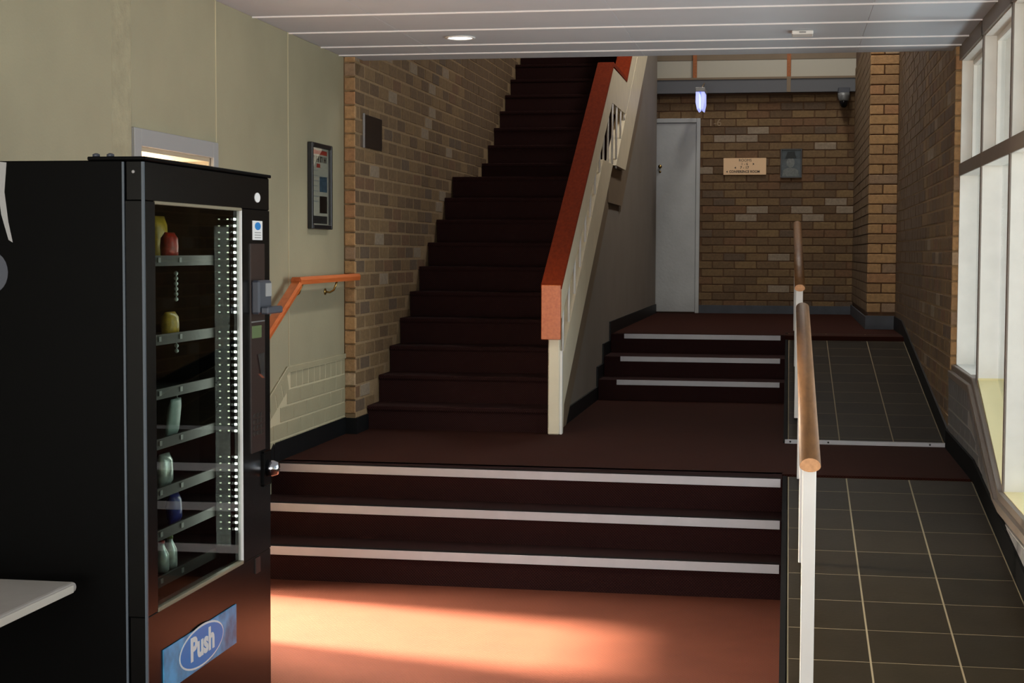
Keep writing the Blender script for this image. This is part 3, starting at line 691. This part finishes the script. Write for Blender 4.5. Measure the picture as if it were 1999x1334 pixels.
# wall handrail on the left
hr = thing('wall_handrail', 'short orange timber handrail on brass brackets fixed to the cream wall', 'handrail')
hx = XW + .075; hp = [(.026, -.018), (.030, .006), (.022, .022), (-.022, .022), (-.030, .006), (-.026, -.018)]
bm = bmesh.new(); bm_sweep(bm, [(hx, 7.30, .965), (hx, 8.30, 1.425)], hp); from_bm('rail', bm, M['redwood'], hr)
bm = bmesh.new(); bm_sweep(bm, [(hx, 8.285, 1.443), (hx, 9.50, 1.448)], hp); from_bm('rail', bm, M['redwood'], hr)
for y, z in [(8.40, 1.425), (9.08, 1.428), (7.6, 1.085)]:
    pth = [(XW + .002, y, z - .06), (XW + .03, y, z - .064), (XW + .055, y, z - .05), (hx, y, z)]
    b = tube('bracket', pth, .006, M['brass'], hr, 8, Vector((0, 1, 0)))
    lathe('rosette', [(.02, 0), (.018, .005), (.008, .008)], (XW + .001, y, z - .06), M['brass'], b, 14, 'x')

# ================================================================== vending machine
vm = thing('vending_machine', 'tall black vending machine with lit glass front against the left wall', 'vending machine')
mx, mb, ma, mc, mz = -1.67, -2.58, 3.995, 5.03, 1.842
dx = mx - .055                                   # door thickness line
box('cabinet_side', (mb, dx), (ma, ma + .03), (.06, mz), M['mblack'], vm, .003)
box('cabinet_side', (mb, dx), (mc - .03, mc), (.06, mz), M['mblack'], vm, .003)
box('cabinet_back', (mb, mb + .03), (ma + .03, mc - .03), (.06, mz), M['mblack'], vm)
box('cabinet_top', (mb, dx), (ma + .03, mc - .03), (mz - .03, mz), M['mblack'], vm)
box('cabinet_base', (mb, dx), (ma + .03, mc - .03), (.06, .50), M['mblack'], vm)
for x in (mb + .06, dx - .1):
    for y in (ma + .06, mc - .12): box('foot', (x, x + .06), (y, y + .06), (0, .06), M['ink'], vm)
gy0, gy1, gz0, gz1 = 4.070, 4.760, .628, 1.735
d = box('door_bottom', (dx + .004, mx), (ma, mc), (.10, gz0), M['mgloss'], vm, .004)
box('door_top', (dx + .004, mx), (ma, mc), (gz1, mz), M['mgloss'], vm, .004)
box('door_stile', (dx + .004, mx), (ma, gy0), (gz0, gz1), M['mgloss'], vm)
box('door_stile', (dx + .004, mx), (gy1, mc), (gz0, gz1), M['mgloss'], vm)
box('edge_trim', (mx - .005, mx + .002), (ma - .003, ma + .004), (.10, mz - .004), M['medge'], vm)
box('edge_trim', (dx - .004, dx + .002), (ma - .003, ma + .002), (.10, mz - .004), M['medge'], vm)
box('top_plate', (dx - .10, mx + .006), (ma - .004, mc + .004), (mz, mz + .010), M['mblack'], vm, .002)
for x in (dx - .045, dx - .085): lathe('bolt', [(.010, 0), (.010, .007), (.004, .01)], (x, ma + .02, mz + .010), M['mgreyd'], vm, 10)
lathe('screw', [(.005, 0), (.004, -.003)], (mx - .028, ma, mz - .03), M['label_grey'], vm, 10, 'y')
box('glass_pane', (mx - .012, mx - .007), (gy0, gy1), (gz0, gz1), M['mglass'], vm)
box('window_bar', (mx - .014, mx + .002), (gy0, gy1), (gz0 - .004, gz0 + .008), M['mbar'], vm, .002)
box('window_bar', (mx - .014, mx + .002), (gy0, gy1), (gz1 - .006, gz1 + .003), M['mbar'], vm, .002)
box('window_bar', (mx - .016, mx + .001), (gy1 - .003, gy1 + .003), (gz0, gz1), M['label_white'], vm, .002)
# interior lining, light strip, shelves
box('inner_wall', (mb + .1, dx), (gy1 + .035, gy1 + .045), (.5, mz - .03), M['mdark'], vm)
ls = box('light_strip', (dx - .085, mx - .015), (gy1 - .004, gy1 + .034), (gz0 + .03, gz1 - .005), M['mstrip'], vm)
bmL = bmesh.new(); bm_box(bmL, -.004, .004, -.003, .001, -.0035, .0035, .001); meL = bpy.data.meshes.new('led'); bmL.to_mesh(meL); bmL.free(); meL.materials.append(M['led'])
bmL = bmesh.new(); bm_box(bmL, -.003, .003, -.003, .001, -.002, .002, .001); meD = bpy.data.meshes.new('led'); bmL.to_mesh(meD); bmL.free(); meD.materials.append(M['led_reflection'])  # dimmer mesh for the reflection columns
meF = meD.copy(); meF.materials.clear(); meF.materials.append(M['led_reflection_far'])
for k in range(48):
    z = 1.703 - .0206 * k
    if k in (15, 16, 33, 34, 35): continue
    for x, me in ((-1.690, meL), (-1.713, meD), (-1.741, meF)):  # first column is the strip; dimmer columns model its reflections in the glass
        o = newobj('led', me, None, ls); o.location = (x, gy1 - .005, z)
lo = light('machine_lamp', 'AREA', (-1.72, gy1 - .012, 1.18), .9, (.95, 1.0, .92), shape='RECTANGLE', size=.05, size_y=1.0, to=(-1.80, gy1 - 1, 1.18)); lo.parent = vm
shelfz = [1.585, 1.36, 1.205, 1.062, .92, .80, .665]
for z in shelfz:
    s = box('shelf', (mb + .1, -1.765), (gy0 - .03, gy1 + .02), (z - .022, z - .012), M['mdark'], vm)
    box('shelf_rail', (-1.765, -1.757), (gy0 - .03, gy1 + .02), (z - .024, z + .006), M['mrail'], s)
    for y in (4.30, 4.46): box('price_tag', (-1.757, -1.755), (y, y + .018), (z - .014, z), M['mgrey'], s)
# payment column
pc = box('payment_panel', (mx, mx + .003), (4.838, 4.972), (.962, 1.628), M['mbrown'], vm)
box('panel_line', (mx + .003, mx + .005), (4.842, 4.966), (1.378, 1.382), M['mgrey'], pc)
ba = box('bill_acceptor', (mx + .002, mx + .030), (4.840, 4.962), (1.405, 1.512), M['mgreyd'], vm, .006)
box('bill_acceptor_lip', (mx + .03, mx + .055), (4.85, 5.0), (1.405, 1.428), M['mgreyd'], ba, .004)
box('bill_slot_label', (mx + .030, mx + .032), (4.90, 4.955), (1.46, 1.502), M['label_grey'], ba)
box('display', (mx + .003, mx + .006), (4.845, 4.93), (1.328, 1.367), M['display'], pc)
prism('coin_plate', [(4.89, 1.275), (4.955, 1.278), (4.955, 1.195), (4.92, 1.21)], 'x', mx + .003, mx + .007, M['chrome'], pc)
for r in range(4):
    for k in range(3): box('key', (mx + .003, mx + .006), (4.852 + .034 * k, 4.88 + .034 * k), (1.015 + .019 * r, 1.03 + .019 * r), M['plaque'], pc, .001)
hdl = lathe('door_lock', [(.004, .045), (.020, .042), (.026, .025), (.028, 0)], (mx, 4.985, .897), M['chrome'], vm, 20, 'x')
hdl.scale = (1, 1, 1)
box('lock_plate', (mx, mx + .006), (4.945, 5.022), (.84, .955), M['mblack'], vm, .006)
box('coin_return', (mx, mx + .004), (4.872, 4.915), (.57, .62), M['mbrown'], vm)
disc('round_sticker', 4.91, 1.775, .027, .0155, mx, mx + .0015, M['label_white'], vm)
stk = box('notice_sticker', (mx, mx + .0015), (4.862, 4.956), (1.640, 1.701), M['label_white'], vm)
disc('sticker_disc', 4.91, 1.684, .028, .0125, mx + .0015, mx + .0025, M['blue'], stk)
for k in range(3): box('sticker_line', (mx + .0015, mx + .0022), (4.88, 4.94), (1.646 + .008 * k, 1.649 + .008 * k), M['label_grey'], stk)
# push flap
pf = box('push_flap', (mx, mx + .004), (4.097, 4.683), (.392, .514), M['bluepic'], vm, .001)
disc('oval_border', 4.386, .458, .178, .061, mx + .004, mx + .005, M['label_white'], pf, 40)
disc('oval', 4.386, .458, .171, .055, mx + .005, mx + .006, M['blue'], pf, 40)
text('lettering', 'Push', .092, M['label_white'], pf, (mx + .0065, 4.386, .460), (0, 1, 0), (0, 0, 1), .0006, bold=.0035, sx=1.12)
# printed grey curve on the near side
prism('side_print', [(-2.075, 1.848 - .008), (-2.055, 1.838), (-2.062, 1.76), (-2.052, 1.68), (-2.040, 1.625), (-2.052, 1.632), (-2.072, 1.70), (-2.082, 1.78)], 'y', ma - .001, ma, M['label_grey'], vm)
prism('side_print', ell(-2.10, 1.545, .045, .055, 24), 'y', ma - .001, ma, M['mgreyd'], vm)

# products inside the machine
def lump(name, label, cat, x, y, z, w, dth, h, m, pinch=.5, lean=0.0, k=10):
    """a soft pack: wide belly, crimped top and bottom"""
    bm = bmesh.new(); rings = []
    prof = [(0, .30), (.05, .55), (.2, .95), (.5, 1.0), (.8, .9), (.93, .5), (1.0, .12)]
    for t, s in prof:
        ring = []
        for i in range(k):
            a = 2 * math.pi * i / k; ww = w / 2 * (1 if t in (0, 1.0) else (.92 + .08 * s)) * (1 + .06 * math.sin(3 * a + 5 * t))
            ring.append(bm.verts.new((x + dth / 2 * s * math.cos(a) + lean * t * h, y + ww * math.sin(a), z + h * t)))
        rings.append(ring)
    for a, b in zip(rings, rings[1:]):
        for j in range(k): bm.faces.new((a[j], a[(j + 1) % k], b[(j + 1) % k], b[j]))
    bm.faces.new(list(reversed(rings[0]))); bm.faces.new(rings[-1])
    o = from_bm(name, bm, m, None, True); tag(o, label, cat, 'goods in the vending machine'); return o
def bottle(label, x, y, z, r, h, m, cm):
    t = thing('bottle', label, 'bottle', 'goods in the vending machine')
    lathe('body', [(r * .9, 0), (r, .01), (r, h * .55), (r * .92, h * .62), (r * .4, h * .85), (r * .38, h * .92)], (x, y, z), m, t, 16)
    lathe('cap', [(r * .45, h * .92), (r * .45, h), (r * .4, h * 1.005)], (x, y, z), cm, t, 12)
for z1, nb in ((1.589, 6), (1.388, 3), (1.228, 2)):
    pf2 = []
    for q in range(nb): pf2 += [(.002, -.0155 * q), (.0065, -.0155 * q - .004), (.0065, -.0155 * q - .009), (.002, -.0155 * q - .013)]
    lathe('dispenser_coil', pf2, (-1.80, 4.545, z1 - .045), M['pack_sil'], vm, 10)
sz = shelfz
lump('snack_bag', 'red snack bag on the top shelf of the vending machine', 'snack bag', -1.80, 4.495, sz[0] - .011, .075, .05, .085, M['pack_red'])
lump('snack_bag', 'orange and yellow snack bag behind the red one on the top vending shelf', 'snack bag', -1.87, 4.58, sz[0] - .011, .10, .05, .135, M['pack_yel'])
lump('snack_bag', 'yellow green snack bag on the second vending shelf', 'snack bag', -1.80, 4.495, sz[1] - .011, .08, .05, .075, M['pack_yel'])
lump('snack_bag', 'pale blue drooping wrapper on the fourth vending shelf', 'snack bag', -1.80, 4.50, sz[3] - .011, .085, .03, .115, M['pack_pale'], lean=.12)
lump('snack_bag', 'silver crinkled packet on the fifth vending shelf', 'snack bag', -1.80, 4.44, sz[4] - .011, .08, .05, .10, M['pack_sil'])
lump('snack_bag', 'blue packet on the sixth vending shelf', 'snack bag', -1.80, 4.515, sz[5] - .011, .07, .045, .09, M['pack_blue'])
bottle('clear bottle with green cap on the lowest vending shelf', -1.81, 4.505, sz[6] - .0115, .022, .100, M['pack_sil'], M['pack_grn'])
bottle('clear bottle with red cap on the lowest vending shelf', -1.81, 4.44, sz[6] - .0115, .022, .096, M['pack_sil'], M['pack_red'])

# ================================================================== table in the near left corner
tb = thing('side_table', 'pale grey laminate table corner beside the vending machine', 'table')
ty0, ty1, tx0, tx1, tz = 2.75, 3.885, -2.64, -1.815, .742
bm = bmesh.new(); bm_box(bm, tx0, tx1, ty0, ty1, tz - .028, tz, .012, 3); from_bm('table_top', bm, M['table'], tb)
box('edge_band', (tx1 - .001, tx1 + .003), (ty0 + .03, ty1 - .03), (tz - .024, tz - .004), M['table_edge'], tb, .001)
tube('column', [(-2.24, 3.30, .02), (-2.24, 3.30, tz - .028)], .035, M['steel'], tb, 16, Vector((0, 1, 0)))
lathe('foot_disc', [(.24, 0), (.24, .012), (.05, .022)], (-2.24, 3.30, 0), M['steel'], tb, 28)
